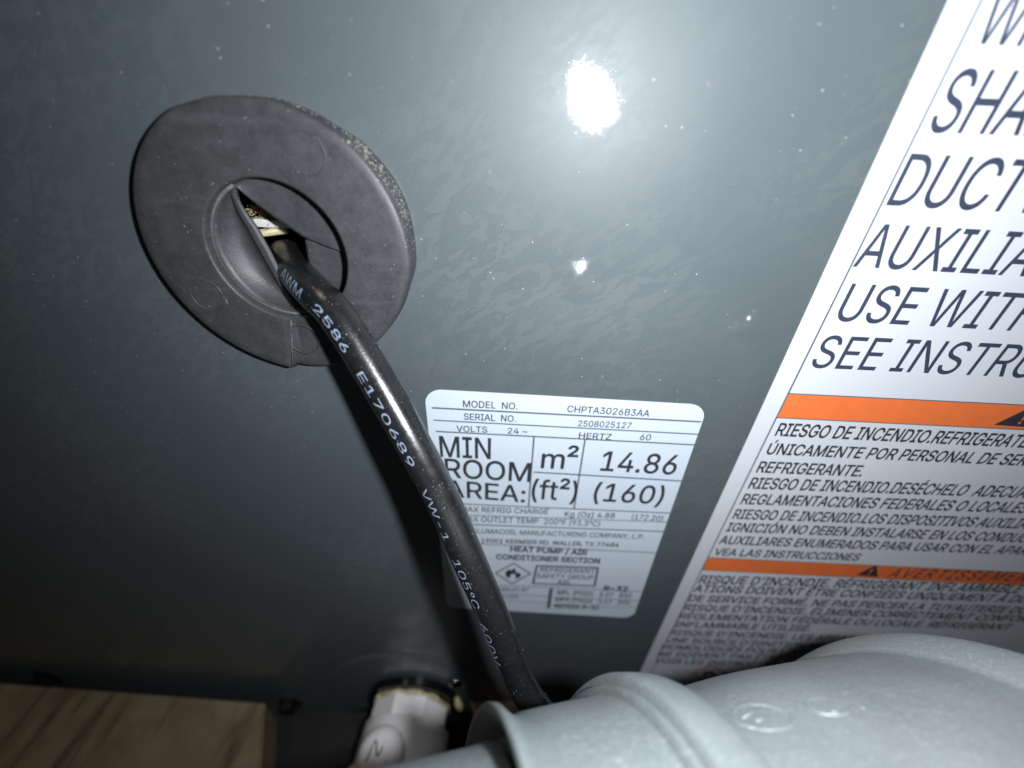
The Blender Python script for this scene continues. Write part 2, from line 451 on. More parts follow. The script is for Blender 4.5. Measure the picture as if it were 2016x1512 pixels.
add_tube(bm, [pt(500, 460, -8), pt(530, 457, -8.5), pt(565, 452, -9)], 0.0008, 10)
obj('inner_wire', bm, M['dope'], cab)
# drain port: a round black boss with a collar, at the foot of the panel
PV = Vector((-0.0385, 0.0, 0.0240))
bm = bmesh.new()
add_lathe(bm, PV, Vector((0, -1, 0)), [(0.0001, 0.0205), (0.0035, 0.0203), (0.0039, 0.0198), (0.0039, 0.006)], 96, cap1=True)
for v in bm.verts: v.co.z = max(v.co.z, 0.0035)
o = obj('drain_port', bm, M['black'], cab); smooth_angle(o, 30)
bm = bmesh.new()
add_lathe(bm, PV, Vector((0, -1, 0)), [(0.0001, 0.0404), (0.0004, 0.0398), (0.0006, 0.0385), (0.0006, 0.0195)], 128)
for v in bm.verts: v.co.z = max(v.co.z, 0.0035)
o = obj('embossed_plate', bm, M['paint'], cab, True)
for px, py in ((96, 1333), (572, 1383)):
    P = pt(px, py); bm = bmesh.new()
    add_lathe(bm, P, Vector((0, -1, 0)), [(0.0, 0.0062), (0.0006, 0.0062), (0.0006, 0.0040), (0.0040, 0.0040), (0.0044, 0.0034)], 6, cap1=True)
    obj('screw', bm, M['screw'], cab)
P = pt(897, 1337); bm = bmesh.new()
add_lathe(bm, P, Vector((0, -1, 0)), [(0.0015 + 0.0020 * math.sin(a), 0.0034 * math.cos(a)) for a in [k * math.pi / 20 for k in range(10)]], 24, cap1=True)
o = obj('screw', bm, M['chrome'], cab, True); o['label'] = 'small shiny domed screw'

# ------------------------------------------------------------------ stickers
SH = 0.00012                                # sheet thickness
def sheet(name, corners, radius, mat, parent):
    pts = []
    n = len(corners)
    for i, c in enumerate(corners):
        if radius <= 0: pts.append(c); continue
        a = (corners[i - 1] - c).normalized(); b_ = (corners[(i + 1) % n] - c).normalized()
        for k in range(9):
            t = k / 8 * math.pi / 2
            pts.append(c + a * radius * (1 - math.sin(t)) + b_ * radius * (1 - math.cos(t)))
    bm = bmesh.new(); add_poly(bm, [q + Vector((0, -0.00002, 0)) for q in pts], SH)
    return obj(name, bm, mat, parent)
LIFT = SH + 0.00002 + 0.00003

rl = thing('rating_label', 'small bluish white rating sticker with MIN ROOM AREA table', 'sticker')
Z = lambda x, y: pt(800 + x / 3.0855, 740 + y / 3.0855, 0)
up_ = Vector((0, -LIFT, 0))
sheet('label_sheet', [pt(835, 765), pt(1394, 797), pt(1246, 1216), pt(880, 1195)], 0.0042, M['label'], rl)
bm = bmesh.new()
def zl(text, a, top, b, prefix=None, target=None, **kw):
    A, B = Z(*a), Z(*b); cap = Z(*top).z - A.z
    letter(target or bm, text, A, B, cap, prefix, LIFT, **kw)
zl('MODEL  NO.', (345, 187), (345, 147), (675, 202)); zl('CHPTA3026B3AA', (975, 217), (980, 178), (1472, 245))
zl('SERIAL  NO.', (350, 263), (355, 225), (665, 277)); zl('2508025127', (1040, 303), (1050, 268), (1362, 317))
zl('VOLTS', (305, 335), (310, 300), (492, 342)); zl('24 ~', (615, 347), (620, 313), (735, 352))
zl('HERTZ', (1045, 376), (1048, 341), (1242, 386)); zl('60', (1415, 386), (1420, 350), (1480, 390))
zl('MAX REFRIG CHARGE', (330, 822), (330, 790), (862, 838)); zl('Kg (Oz) 4.88', (960, 852), (960, 820), (1262, 862)); zl('(172.20)', (1365, 868), (1370, 838), (1552, 878))
zl('MAX OUTLET TEMP', (330, 880), (330, 848), (800, 895)); zl('200°F (93.3°C)', (835, 897), (838, 866), (1172, 912))
zl('ALUMACOIL MANUFACTURING COMPANY, L.P.', (400, 952), (400, 924), (1440, 988), offset=0.008)
zl('19001 KERMIER RD. WALLER, TX 77484', (455, 1010), (455, 985), (1287, 1037), offset=0.004)
zl('HEAT PUMP / AIR', (630, 1063), (635, 1033), (1097, 1086), offset=0.028); zl('CONDITIONER SECTION', (545, 1110), (550, 1080), (1172, 1137), offset=0.028)
zl('REFRIGERANT', (812, 1186), (815, 1158), (1142, 1197), offset=0.01); zl('SAFETY GROUP', (792, 1224), (795, 1197), (1132, 1236), offset=0.01); zl('A2L', (915, 1257), (918, 1236), (995, 1260), offset=0.02)
zl('R-32', (1195, 1300), (1200, 1272), (1342, 1306), offset=0.035)
zl('ASSEMBLED BY', (470, 1302), (470, 1280), (745, 1308)); zl('IN USA', (560, 1346), (562, 1325), (682, 1350))
zl('MFL (PSIG)   3.07   850', (915, 1326), (918, 1297), (1362, 1347), offset=0.012); zl('MFH (PSIG)   2.17   500', (905, 1367), (908, 1340), (1352, 1387), offset=0.012); zl('REFRIG: R-32', (900, 1407), (903, 1381), (1165, 1418), offset=0.02)
obj('printing', bm, M['ink'], rl, recalc=False)
bm = bmesh.new()
zl('MIN', (207, 488), (190, 363), (513, 502)); zl('ROOM', (238, 613), (232, 500), (752, 641)); zl('AREA:', (240, 727), (233, 628), (720, 766))
zl('m', (815, 557), (805, 440), (955, 562)); zl('²', (965, 560), (955, 438), (1030, 562)); zl('(ft²)', (757, 742), (760, 628), (1030, 757))
zl('14.86', (1175, 572), (1190, 455), (1627, 597)); zl('(160)', (1130, 755), (1150, 648), (1547, 777))
obj('large_printing', bm, M['ink'], rl, recalc=False)
bm = bmesh.new()
for a, b_, w_ in (((155, 192), (1790, 277), .5), ((165, 267), (1775, 353), .4), ((178, 335), (1752, 417), .45), ((775, 367), (742, 790), .45), ((1085, 385), (1018, 803), .45), ((772, 582), (1682, 637), .5),
                  ((260, 772), (1612, 832), .45), ((300, 840), (1590, 886), .35), ((380, 900), (1562, 943), .5), ((430, 1018), (1518, 1073), .4), ((560, 1268), (1448, 1308), .35), ((540, 1318), (870, 1338), .3), ((890, 1345), (1425, 1362), .3), ((530, 1360), (866, 1378), .3), ((885, 1392), (1410, 1408), .3),
                  ((790, 1150), (1166, 1162), .8), ((766, 1259), (1146, 1274), .8), ((793, 1150), (769, 1259), .8), ((1163, 1162), (1143, 1274), .8), ((880, 1288), (862, 1410), 1.3),
                  ((542, 1196), (652, 1136), .6), ((652, 1136), (754, 1198), .6), ((754, 1198), (644, 1260), .6), ((644, 1260), (542, 1196), .6)):
    rule(bm, Z(*a) + up_ * 0.9, Z(*b_) + up_ * 0.9, w_ * 0.001)
obj('ruled_lines', bm, M['rule'], rl, recalc=False)
bm = bmesh.new(); cut = flame(bm, Z(648, 1200), 0.0068, LIFT); obj('flame_symbol', bm, M['ink'], rl, recalc=False)
bm = bmesh.new(); add_poly(bm, cut); obj('flame_centre', bm, M['label'], rl, recalc=False)

wl = thing('warning_label', 'large white fire warning sticker with two orange bands in three languages', 'sticker')
Q = lambda x, y: pt(1250 + x / 2.5196, 760 + y / 2.5196, 0)
T = lambda x, y: pt(1500 + x / 1.938, y / 1.938, 0)
xl, xr, zt = pt(1560, 672).x, 0.235, 0.345
LX = sum(pt(*q).x for q in ((1872, 0), (1722, 300), (1560, 668), (1430, 945), (1262, 1325))) / 5
BX = sum(pt(*q).x for q in ((1926, 0), (1553, 775), (1390, 1100), (1285, 1320))) / 4
zb = pt(1240, 1400).z
sheet('label_sheet', [Vector((LX, 0, zt)), Vector((xr, 0, zt)), Vector((xr, 0, zb)), Vector((LX, 0, zb))], 0.002, M['warn'], wl)
bm = bmesh.new()
ratio = 0.0
def tl(text, a, top, b=None, prefix=None, k=None, **kw):
    A = T(*a); cap = T(*top).z - A.z
    if b is None:
        x0, x1 = width(text, **kw); B = A + Vector((1, 0, -0.006)) * ((x1 - x0) * cap / CAP * k); prefix = None
    else: B = T(*b)
    letter(bm, text, A, B, cap, prefix, LIFT, **kw)
LT = dict(offset=0.002)
tl('WHICH MAY BE IGNITION SOURCES', (797, 166), (885, -60), k=0.72, **LT)
tl('SHALL NOT BE INSTALLED IN THE', (622, 503), (735, 262), (842, 511), 'SH', **LT)
tl('DUCTWORK, OTHER THAN', (470, 782), (560, 585), (905, 806), 'DUCI', **LT)
tl('AUXILIARY DEVICES LISTED FOR', (343, 1016), (420, 852), (886, 1047), 'AUXILI', **LT)
tl('USE WITH THE APPLIANCE.', (272, 1222), (325, 1080), (553, 1238), 'USE', **LT)
tl('SEE INSTRUCTIONS.', (178, 1400), (232, 1278), (427, 1412), 'SEE', **LT)
obj('large_printing', bm, M['navy'], wl, recalc=False)
bm = bmesh.new()
def ql(text, a, top, b, prefix=None, **kw):
    A = Q(*a); letter(bm, text, A, Q(*b), Q(*top).z - A.z, prefix, LIFT, **kw)
for row in (('RIESGO DE INCENDIO.REFRIGERATE INFLAMABLE', (690, 243), (710, 182), (1926, 303), 'RIESGO DE INCENDIO.REFRIGERATE'),
            ('ÚNICAMENTE POR PERSONAL DE SERVICIO', (645, 335), (668, 282), (1926, 392), 'ÚNICAMENTE POR PERSONAL DE SER'),
            ('REFRIGERANTE.', (597, 425), (617, 372), (1118, 446), None),
            ('RIESGO DE INCENDIO.DESÉCHELO  ADECUADAMENTE', (557, 505), (578, 452), (1926, 552), 'RIESGO DE INCENDIO.DESÉCHELO  ADECUA'),
            ('REGLAMENTACIONES FEDERALES O LOCALES.', (520, 582), (541, 533), (1926, 627), 'REGLAMENTACIONES FEDERALES O LOCALES'),
            ('RIESGO DE INCENDIO.LOS DISPOSITIVOS AUXILIARES', (480, 655), (502, 609), (1928, 704), 'RIESGO DE INCENDIO.LOS DISPOSITIVOS AUXILIA'),
            ('IGNICIÓN NO DEBEN INSTALARSE EN LOS CONDUCTOS', (448, 718), (468, 676), (1928, 773), 'IGNICIÓN NO DEBEN INSTALARSE EN LOS CONDUC'),
            ('AUXILIARES ENUMERADOS PARA USAR CON EL APARATO', (412, 780), (432, 741), (1928, 834), 'AUXILIARES ENUMERADOS PARA USAR CON EL APAR'),
            ('VEA LAS INSTRUCCIONES', (386, 836), (402, 803), (1102, 864), None),
            None,
            ("RISQUE D'INCENDIE. RÉFRIGÉRANT INFLAMMABLE", (312, 975), (330, 937), (1897, 1024), None),
            ('ATIONS DOIVENT ÊTRE CONFIÉES UNIQUEMENT À DU', (285, 1018), (303, 984), (1926, 1072), None),
            ('DE SERVICE FORMÉ. NE PAS PERCER LA TUYAUTERIE DU', (260, 1065), (276, 1034), (1926, 1126), None),
            ("RISQUE D'INCENDIE. ÉLIMINER CORRECTEMENT CONFORMÉMENT", (238, 1110), (254, 1080), (1926, 1167), "RISQUE D'INCENDIE. ÉLIMINER CORRECTEMENT CONFOR"),
            ('RÉGLEMENTATION FÉDÉRALE OU LOCALE. RÉFRIGÉRANT', (215, 1152), (230, 1124), (1847, 1207), None),
            ('INFLAMMABLE UTILISÉ.', (192, 1192), (206, 1165), (862, 1214), None),
            ("RISQUE D'INCENDIE. LES APPAREILS AUXILIAIRES", (170, 1232), (184, 1206), (870, 1257), "RISQUE D'INCENDIE. LES"),
            ("UNE SOURCE D'IGNITION NE DOIVENT PAS", (150, 1268), (164, 1243), (832, 1296), "UNE SOURCE D'IGNITION"),
            ("HOMOLOGUÉS POUR L'APPAREIL", (128, 1302), (142, 1278), (740, 1326), 'HOMOLOGUÉS POUR L'),
            ('NE DOIVENT PAS ÊTRE INSTALLÉS', (110, 1338), (123, 1314), (690, 1356), 'NE DOIVENT PAS ÊTR'),
            ('VOIR LES INSTRUCTIONS.', (92, 1371), (104, 1348), (648, 1391), 'VOIR LES INSTRUCTI')):
    if row is None:
        obj('printing', bm, M['ink'], wl, recalc=False); bm = bmesh.new(); continue
    ql(*row[:4], row[4], offset=0.004)
obj('printing', bm, M['ink'], wl, recalc=False)
def zq(x, y): return Q(x, y).z
BL = 0.9 * LIFT
for a, b_ in ((zq(770, 36), zq(718, 156)), (zq(365, 848), zq(337, 911))):
    bm = bmesh.new(); add_poly(bm, [Vector((BX, -BL, a)), Vector((xr - 0.002, -BL, a + -0.0004)), Vector((xr - 0.002, -BL, b_ - 0.0004)), Vector((BX, -BL, b_))])
    obj('orange_band', bm, M['orange'], wl, recalc=False)
bm = bmesh.new(); rule(bm, Vector((BX, -BL - 0.00001, zt)), Vector((BX, -BL - 0.00001, zb)), 0.0004)
for y in (36, 156, 848, 911):
    z = zq({36: 770, 156: 718, 848: 365, 911: 337}[y], y); rule(bm, Vector((BX, -BL - 0.00001, z)), Vector((xr - 0.002, -BL - 0.00001, z - 0.0004)), 0.0003)
obj('border_line', bm, M['rule'], wl, recalc=False)
TL_ = LIFT + 0.00002
for tri, ex in ((((1776, 190), (1998, 206), (1915, 88)), None), (((1095, 934), (1203, 944), (1190, 884)), None)):
    A, B, Cc = [Q(*q) for q in tri]
    Cc = Vector(((A.x + B.x) / 2, 0, Cc.z))
    bm = bmesh.new(); add_poly(bm, [q + Vector((0, -TL_, 0)) for q in (A, B, Cc)]); obj('warning_triangle', bm, M['ink'], wl, recalc=False)
    c = (A + B) / 2; hgt = Cc.z - c.z; s = hgt
    bm = bmesh.new(); y = Vector((0, -TL_ - 0.00002, 0))
    add_poly(bm, [c + y + Vector((x * s, 0, z * s)) for x, z in ((-.055, .62), (-.028, .28), (.028, .28), (.055, .62))])
    add_poly(bm, [c + y + Vector((.055 * math.cos(t), 0, .055 * math.sin(t))) * s + Vector((0, 0, .17 * s)) for t in [k * math.pi / 6 for k in range(12)]])
    obj('exclamation_mark', bm, M['orange'], wl, recalc=False)
bm = bmesh.new()
ql('AVERTISSEMENT', (1247, 946), (1262, 902), (1926, 966), 'AVERTISSEMEN', shear=0.15, spacing=1.25)
obj('band_printing', bm, M['navy'], wl, recalc=False); bm = bmesh.new()
A = Q(2030, 205); letter(bm, 'ADVERTENCIA', A, A + Vector((0.05, 0, -.0003)), zq(2030, 110) - A.z, None, LIFT)
obj('band_printing', bm, M['navy'], wl, recalc=False)
bm = bmesh.new(); dm = [Q(*q) for q in ((285, 1423), (378, 1385), (462, 1424), (352, 1466))]
for i in range(4): rule(bm, dm[i] + up_, dm[(i + 1) % 4] + up_, 0.0009)
obj('red_diamond', bm, M['red'], wl, recalc=False)
bm = bmesh.new(); cut = flame(bm, sum(dm, Vector()) / 4, 0.0075, LIFT); obj('flame_symbol', bm, M['ink'], wl, recalc=False)
bm = bmesh.new(); add_poly(bm, cut); obj('flame_centre', bm, M['warn'], wl, recalc=False)

# ------------------------------------------------------------------ grommet
gr = thing('cable_grommet', 'round dusty black rubber grommet split open around the cable', 'grommet')
FH = 0.0040; GF = Vector((-0.0450, 0, 0.2276))
bm = bmesh.new()
OUT = [(-180, 25.8), (-100, 25.9), (-85, 25.6), (-57, 24.2), (-40, 24.0), (-18, 24.2), (0, 25.2), (28, 26.1), (43, 25.8), (59, 24.9), (76, 24.7), (90, 24.4), (107, 24.6), (118, 25.1), (131, 25.7), (180, 25.8)]
def base_scale(deg):
    for (a0, r0), (a1, r1) in zip(OUT, OUT[1:]):
        if a0 <= deg <= a1:
            t = (deg - a0) / (a1 - a0); t = t * t * (3 - 2 * t); return (r0 + (r1 - r0) * t) / 25.8
    return 1.0
prof = [(0.0001, 0.0258), (0.0011, 0.0258), (0.0016, 0.02565), (0.0031, 0.0250), (0.0037, 0.02475), (0.0040, 0.0243), (0.00405, 0.0230), (0.00405, 0.0160), (0.00405, 0.0134), (0.0040, 0.01305), (0.0037, 0.01285), (0.0022, 0.0128), (0.0006, 0.0128), (-0.0012, 0.0128), (-0.0030, 0.0130)]
add_lathe(bm, GF, Vector((0, -1, 0)), prof, 160)
for v in bm.verts:
    q = v.co - GF; R_ = math.hypot(q.x, q.z)
    if R_ > 0.0225:
        b_s = base_scale(math.degrees(math.atan2(q.z, q.x)))
        k = b_s if q.y > -0.0026 else min(1.0, (b_s * 25.8 - 0.35) / 24.75)
        v.co.x = GF.x + q.x * k; v.co.z = GF.z + q.z * k
for v in bm.verts:
    q = v.co - GF; R_ = math.hypot(q.x, q.z); a_ = math.degrees(math.atan2(q.z, q.x)); sa = -92.0 - 6.2 * min(1, max(0, (R_ - 0.0128) / 0.0125))
    da = a_ - sa
    if q.y < -0.0008:
        if 0 < da < 70: v.co.y += 0.00075 * math.exp(-da / 22)
        elif -70 < da <= 0:
            v.co.y -= 0.00018 * math.exp(da / 18)
    if R_ > 0.0225 and -70 < da <= 0: v.co += Vector((q.x, 0, q.z)).normalized() * 0.0005 * math.exp(da / 15)
    if R_ > 0.0225 and 0 < da < 70: v.co -= Vector((q.x, 0, q.z)).normalized() * 0.0004 * math.exp(-da / 20)
o = obj('rim', bm, M['grommet'], gr); smooth_angle(o, 50)
# moulded ejector marks and the seam on the face
def face_ring(px, py, rx, wdt, part=1.0, start=0.0, lift=0.00405):
    c = pt(px, py, FH * 1000); c.y = -lift
    bm = bmesh.new(); n = 48
    pts = [c + Vector((math.cos(start + 2 * math.pi * part * k / n) * rx, 0, math.sin(start + 2 * math.pi * part * k / n) * rx)) for k in range(n + 1)]
    add_tube(bm, pts, wdt, 6); return bm
obj('ejector_mark', face_ring(601, 302, 0.0033, 0.00016, 0.62, -1.6), M['grommet'], gr, True)
obj('ejector_mark', face_ring(408, 581, 0.0032, 0.00015), M['grommet'], gr, True)
obj('ejector_mark', face_ring(598, 668, 0.0033, 0.00015), M['grommet'], gr, True)
bm = bmesh.new(); a, b_ = pt(573, 630, 4.05), pt(576, 722, 4.0)
add_tube(bm, [a, a.lerp(b_, .5), b_], 0.00014, 6); o = obj('split_seam', bm, M['cut'], gr, True)
# membrane flaps
def flap(name, outer, edge, depth_fn, n=14, thick=0.0011):
    bm = bmesh.new(); rows = []
    m_ = len(outer)
    for i in range(m_):
        row = []
        for j in range(n + 1):
            t = j / n; q = outer[i].lerp(edge[i], t); q = q + Vector((0, depth_fn(t, i / (m_ - 1)), 0)); row.append(bm.verts.new(q))
        rows.append(row)
    for i in range(m_ - 1):
        for j in range(n):
            vv = [rows[i][j], rows[i + 1][j], rows[i + 1][j + 1], rows[i][j + 1]]
            if (vv[0].co - vv[1].co).length < 1e-7: vv = vv[1:]
            try: bm.faces.new(vv)
            except ValueError: pass
    o = obj(name, bm, M['flap'], gr)
    o.data.materials.append(M['cut'])
    md = o.modifiers.new('thick', 'SOLIDIFY'); md.thickness = thick; md.offset = -1.0 if False else 0.0; md.material_offset_rim = 1
    smooth_angle(o, 40)
    return o
def resample(pts, n):
    L = [0.0]
    for a, b in zip(pts, pts[1:]): L.append(L[-1] + (b - a).length)
    out = []
    for k in range(n):
        s = L[-1] * k / (n - 1); i = 0
        while i < len(pts) - 2 and L[i + 1] < s: i += 1
        out.append(pts[i].lerp(pts[i + 1], (s - L[i]) / max(L[i + 1] - L[i], 1e-9)))
    return out
z4 = lambda x, y, h: pt(400 + x / 4.0875, 330 + y / 4.0875, h)
def arc(a0, a1, R_, y, n):
    return [GF + Vector((R_ * math.cos(math.radians(a0 + (a1 - a0) * k / (n - 1))), y, R_ * math.sin(math.radians(a0 + (a1 - a0) * k / (n - 1))))) for k in range(n)]
edgeL = resample([z4(228, 128, 1.6), z4(300, 285, .9), z4(365, 390, .5), z4(430, 475, .3), z4(540, 665, .1), z4(605, 800, .1), z4(665, 930, .3), z4(712, 1055, .6), z4(745, 1165, 1.0)], 30)
n_ = 30
def depthL(t, s): return 0.0030 * math.sin(math.pi * min(1, t * 1.15)) ** 0.8 * math.sin(math.pi * min(max(s, .03), .97)) ** 0.6 if t < 0.87 else 0.0030 * math.sin(math.pi * min(1, t * 1.15)) ** 0.8 * math.sin(math.pi * min(max(s, .03), .97)) ** 0.6
flap('flap', arc(117, 283, 0.0128, -0.0024, n_), edgeL, depthL)
edgeU = resample([z4(236, 132, .6), z4(420, 275, -.4), z4(600, 408, -.7), z4(830, 562, -.8), z4(1000, 630, -.6), z4(1180, 690, -.6)], 24)
flap('flap', arc(118, 2, 0.0128, 0.0005, 24), edgeU, lambda t, s: 0.0)
edgeW = resample([z4(1190, 700, -1.4), z4(830, 575, -1.6), z4(845, 690, -1.7), z4(868, 805, -1.7), z4(880, 900, -1.7), z4(900, 1200, -1.5)], 24)
flap('flap', arc(2, -80, 0.0128, 0.0013, 24), edgeW, lambda t, s: 0.0)

# ------------------------------------------------------------------ cable
pc = thing('power_cable', 'black round cable with pale printing coming out of the grommet', 'cable')
ctrl = [(562, 500, -9), (574, 524, -4.0), (594, 550, 1.2), (625, 582, 5.8), (664, 622, 9.2), (737, 738, 14.0), (805, 857, 19.0), (868, 976, 23.5), (920, 1095, 28.3), (972, 1214, 32.5), (1019, 1333, 36.8), (1058, 1394, 39.0), (1110, 1440, 40.0), (1180, 1480, 40.5), (1270, 1510, 40.5)]
cp = [pt(*c) for c in ctrl]
path = catmull(cp)
for _ in range(6): path = [path[0]] + [(path[i - 1] + path[i] * 2 + path[i + 1]) / 4 for i in range(1, len(path) - 1)] + [path[-1]]
CR = 0.00345
path = resample(path, 240)
bm = bmesh.new(); add_tube(bm, path, [CR * (1 + 0.012 * noise.noise(p * 120)) for p in path], 40)
o = obj('jacket', bm, M['cable'], pc, True)
# printing, wrapped on the jacket
SL = [0.0]
for a, b in zip(path, path[1:]): SL.append(SL[-1] + (b - a).length)
ppx = [pix(p) for p in path]
def s_at(px, py):
    k = min(range(len(path)), key=lambda i: (ppx[i] - Vector((px, py))).length); return SL[k]
EYE = Vector((0, -0.080, 0.250))
def on_cable(s, off):
    """point of the jacket at arc length s, off metres round from the line that faces the lettering's reader"""
    i = 0
    import bisect
    i = min(max(bisect.bisect(SL, s) - 1, 0), len(path) - 2)
    f = (s - SL[i]) / (SL[i + 1] - SL[i]); P = path[i].lerp(path[i + 1], f)
    t = (path[min(i + 2, len(path) - 1)] - path[max(i - 1, 0)]).normalized()
    n = (EYE - P); n = (n - t * n.dot(t)).normalized(); r_ = t.cross(n).normalized()
    a = off / CR
    return P + (n * math.cos(a) - r_ * math.sin(a)) * (CR + 0.00005)
bm_all = bmesh.new()
def cable_text(text, pa, pb, h, offs, **kw):
    v, f = glyphs(text, **kw); x0, x1 = width(text, **kw); sa, sb = s_at(*pa), s_at(*pb)
    bm = bmesh.new(); nv = [bm.verts.new((p.x, p.y, 0)) for p in v]
    for q in f:
        try: bm.faces.new([nv[i] for i in q])
        except ValueError: pass
    bmesh.ops.triangulate(bm, faces=bm.faces[:])
    for _ in range(3):
        lim = 0.12
        es = [e for e in bm.edges if (e.verts[0].co - e.verts[1].co).length > lim]
        if not es: break
        bmesh.ops.subdivide_edges(bm, edges=es, cuts=1)
        bmesh.ops.triangulate(bm, faces=bm.faces[:])
    base = {}
    for vv in bm.verts:
        t = (vv.co.x - x0) / (x1 - x0)
        q = on_cable(sa + (sb - sa) * t, offs[0] + (offs[1] - offs[0]) * t + (vv.co.y / CAP - 0.5) * h)
        base[vv] = bm_all.verts.new(q)
    for ff in bm.faces:
        try: bm_all.faces.new([base[q] for q in ff.verts])
        except ValueError: pass
    bm.free()
W_ = dict(offset=-0.004)
zc = lambda x, y: (550 + x * .595, 500 + y * .595)
cable_text('AWM', zc(58, 88), zc(110, 160), 0.0021, (-0.0020, -0.0021))
cable_text('2586', zc(140, 198), zc(224, 340), 0.0016, (-0.0021, -0.0022), offset=0.006)
cable_text('E170689', zc(268, 398), zc(428, 696), 0.0016, (-0.0023, -0.0024), offset=0.0)
cable_text('VW-1', zc(470, 765), zc(542, 928), 0.0015, (-0.0027, -0.0027), offset=-0.004)
cable_text('105°C', zc(572, 985), zc(638, 1148), 0.0017, (-0.0027, -0.0028), offset=-0.004)
cable_text('600V', zc(664, 1195), zc(704, 1335), 0.0018, (-0.0032, -0.0035), offset=-0.004)
obj('printing', bm_all, M['print'], pc)

# ------------------------------------------------------------------ white drain pipe at the foot
dp = thing('drain_pipe', 'white plastic drain pipe fitting screwed into the foot of the cabinet', 'pipe')
ax = Vector((-0.03, -1, 0))
bm = bmesh.new(); add_lathe(bm, PV, ax, [(0.0036, 0.0162), (0.0042, 0.0171), (0.0050, 0.0172), (0.0056, 0.0164)], 48)
for v in bm.verts: v.co += Vector((rr.uniform(-1, 1), rr.uniform(-1, 1), rr.uniform(-1, 1))) * 0.00055
for px, py, s in ((903, 1387, 0.0017), (900, 1378, 0.0012), (745, 1372, 0.0010), (905, 1394, 0.0012)):
    g = bmesh.ops.create_icosphere(bm, subdivisions=2, radius=s, matrix=Matrix.Translation(pt(px, py, 5)))
    for v in g['verts']: v.co += Vector((rr.uniform(-1, 1), rr.uniform(-1, 1), rr.uniform(-1, 1))) * s * 0.3
obj('thread_sealant', bm, M['dope'], dp, True)
bm = bmesh.new(); add_lathe(bm, PV, ax, [(0.0050, 0.0165), (0.0055, 0.0171), (0.0125, 0.0171), (0.0132, 0.0166)], 8, True, True)
bmesh.ops.rotate(bm, verts=bm.verts[:], cent=PV, matrix=Matrix.Rotation(math.radians(18), 3, ax))
o = obj('hex_collar', bm, M['pvc'], dp)
bm = bmesh.new(); add_lathe(bm, PV, ax, [(0.0130, 0.0150), (0.0131, 0.0181), (0.0135, 0.0184), (0.0300, 0.0184), (0.0360, 0.0182), (0.0420, 0.0180)], 64, True, True)
o = obj('socket', bm, M['pvc'], dp); smooth_angle(o, 40)
E0 = PV + ax.normalized() * 0.027
bm = bmesh.new(); ep = [E0, E0 + Vector((0, -0.005, 0)), E0 + Vector((-0.005, -0.011, 0)), E0 + Vector((-0.013, -0.0175, 0)), E0 + Vector((-0.024, -0.026, 0)), E0 + Vector((-0.046, -0.043, 0))]
ep = catmull(ep, 8); add_tube(bm, ep, 0.0181, 48)
o = obj('elbow', bm, M['pvc'], dp); smooth_angle(o, 50)
hd = (ep[-1] - ep[-9]).normalized(); H0 = E0 + Vector((-0.0150, -0.0190, 0))
bm = bmesh.new(); add_lathe(bm, H0, hd, [(0.0, 0.0180), (0.0002, 0.0201), (0.0008, 0.0206), (0.022, 0.0206), (0.0222, 0.0160)], 64)
o = obj('hub', bm, M['pvc'], dp); smooth_angle(o, 40)
D0 = floor_pt(752, 1474, 0.046); D0.z = 0.0365
bm = bmesh.new(); add_lathe(bm, D0, Vector((-.12, -.10, 1)), [(-0.008, 0.0090), (0.0062, 0.0090), (0.0078, 0.0082), (0.0092, 0.0060), (0.0099, 0.0030), (0.0100, 0.0006)], 48, True, True)
o = obj('cap', bm, M['pvc'], dp); smooth_angle(o, 50)
bm = bmesh.new()
for seq in (((-.005, -.004), (-.0025, .004), (.000, -.002), (.003, .0045), (.0045, -.004)),):
    pts = []
    for x, y in seq: pts.append(D0 + Vector((x * .8 - .0010, y * .8 - 0.0008, 0.0104 - (x * x + y * y) * 28)))
    add_tube(bm, catmull(pts, 6), 0.00028, 6)
obj('pen_mark', bm, M['pen'], dp)

# ------------------------------------------------------------------ big cast fitting
cf = thing('cast_fitting', 'large silver grey cast metal fitting with raised collar and round body', 'fitting')
O = Vector((0, -0.080, 0.250))
A = O + Vector((-4.910, -7.047, -88.211)) * 0.001; ad = Vector((0.96337, -0.02499, -0.26703))
mm = lambda pr: [(s * 0.001, r * 0.001) for s, r in pr]
n_r = 256
bm = bmesh.new(); add_lathe(bm, A, ad, mm([(-75, 9), (-74.5, 9.6), (-40, 18.6), (-17.4, 25.4), (-8, 28.3), (-1.9, 30.2), (1.2, 31.4)]), n_r, True, True)
o = obj('shaft', bm, M['grain'], cf); smooth_angle(o, 30)
FA = O + Vector((1.035, -7.311, -88.133)) * 0.001; fd = Vector((0.97337, 0.14151, -0.18035))
bm = bmesh.new(); add_lathe(bm, FA, fd, mm([(6.5, 27.0), (5.0, 30.0), (2.0, 33.2), (0.2, 34.9), (-0.1, 35.3), (0.0, 35.8), (0.4, 36.0), (1.2, 35.9), (2.6, 34.8), (4.0, 34.2), (6.0, 33.9)]), n_r)
o = obj('flange', bm, M['cast'], cf); smooth_angle(o, 60)
bm = bmesh.new(); add_lathe(bm, A, ad, mm([(3.4, 29), (3.5, 34.5), (6.2, 35.7), (10.8, 37.2), (16.1, 38.8), (18.6, 39.6), (20.6, 40.4)]), n_r, True)
o = obj('sleeve', bm, M['grain'], cf); smooth_angle(o, 40)
bm = bmesh.new(); add_lathe(bm, A, ad, mm([(18.7, 38.8), (18.9, 40.6), (19.2, 41.0), (19.9, 41.2), (20.1, 42.3), (20.5, 42.9), (21.2, 43.2), (23.5, 43.6), (25.8, 43.85), (26.6, 43.7), (27.4, 43.0), (28.4, 41.8)]), n_r)
o = obj('collar', bm, M['cast'], cf); smooth_angle(o, 35)
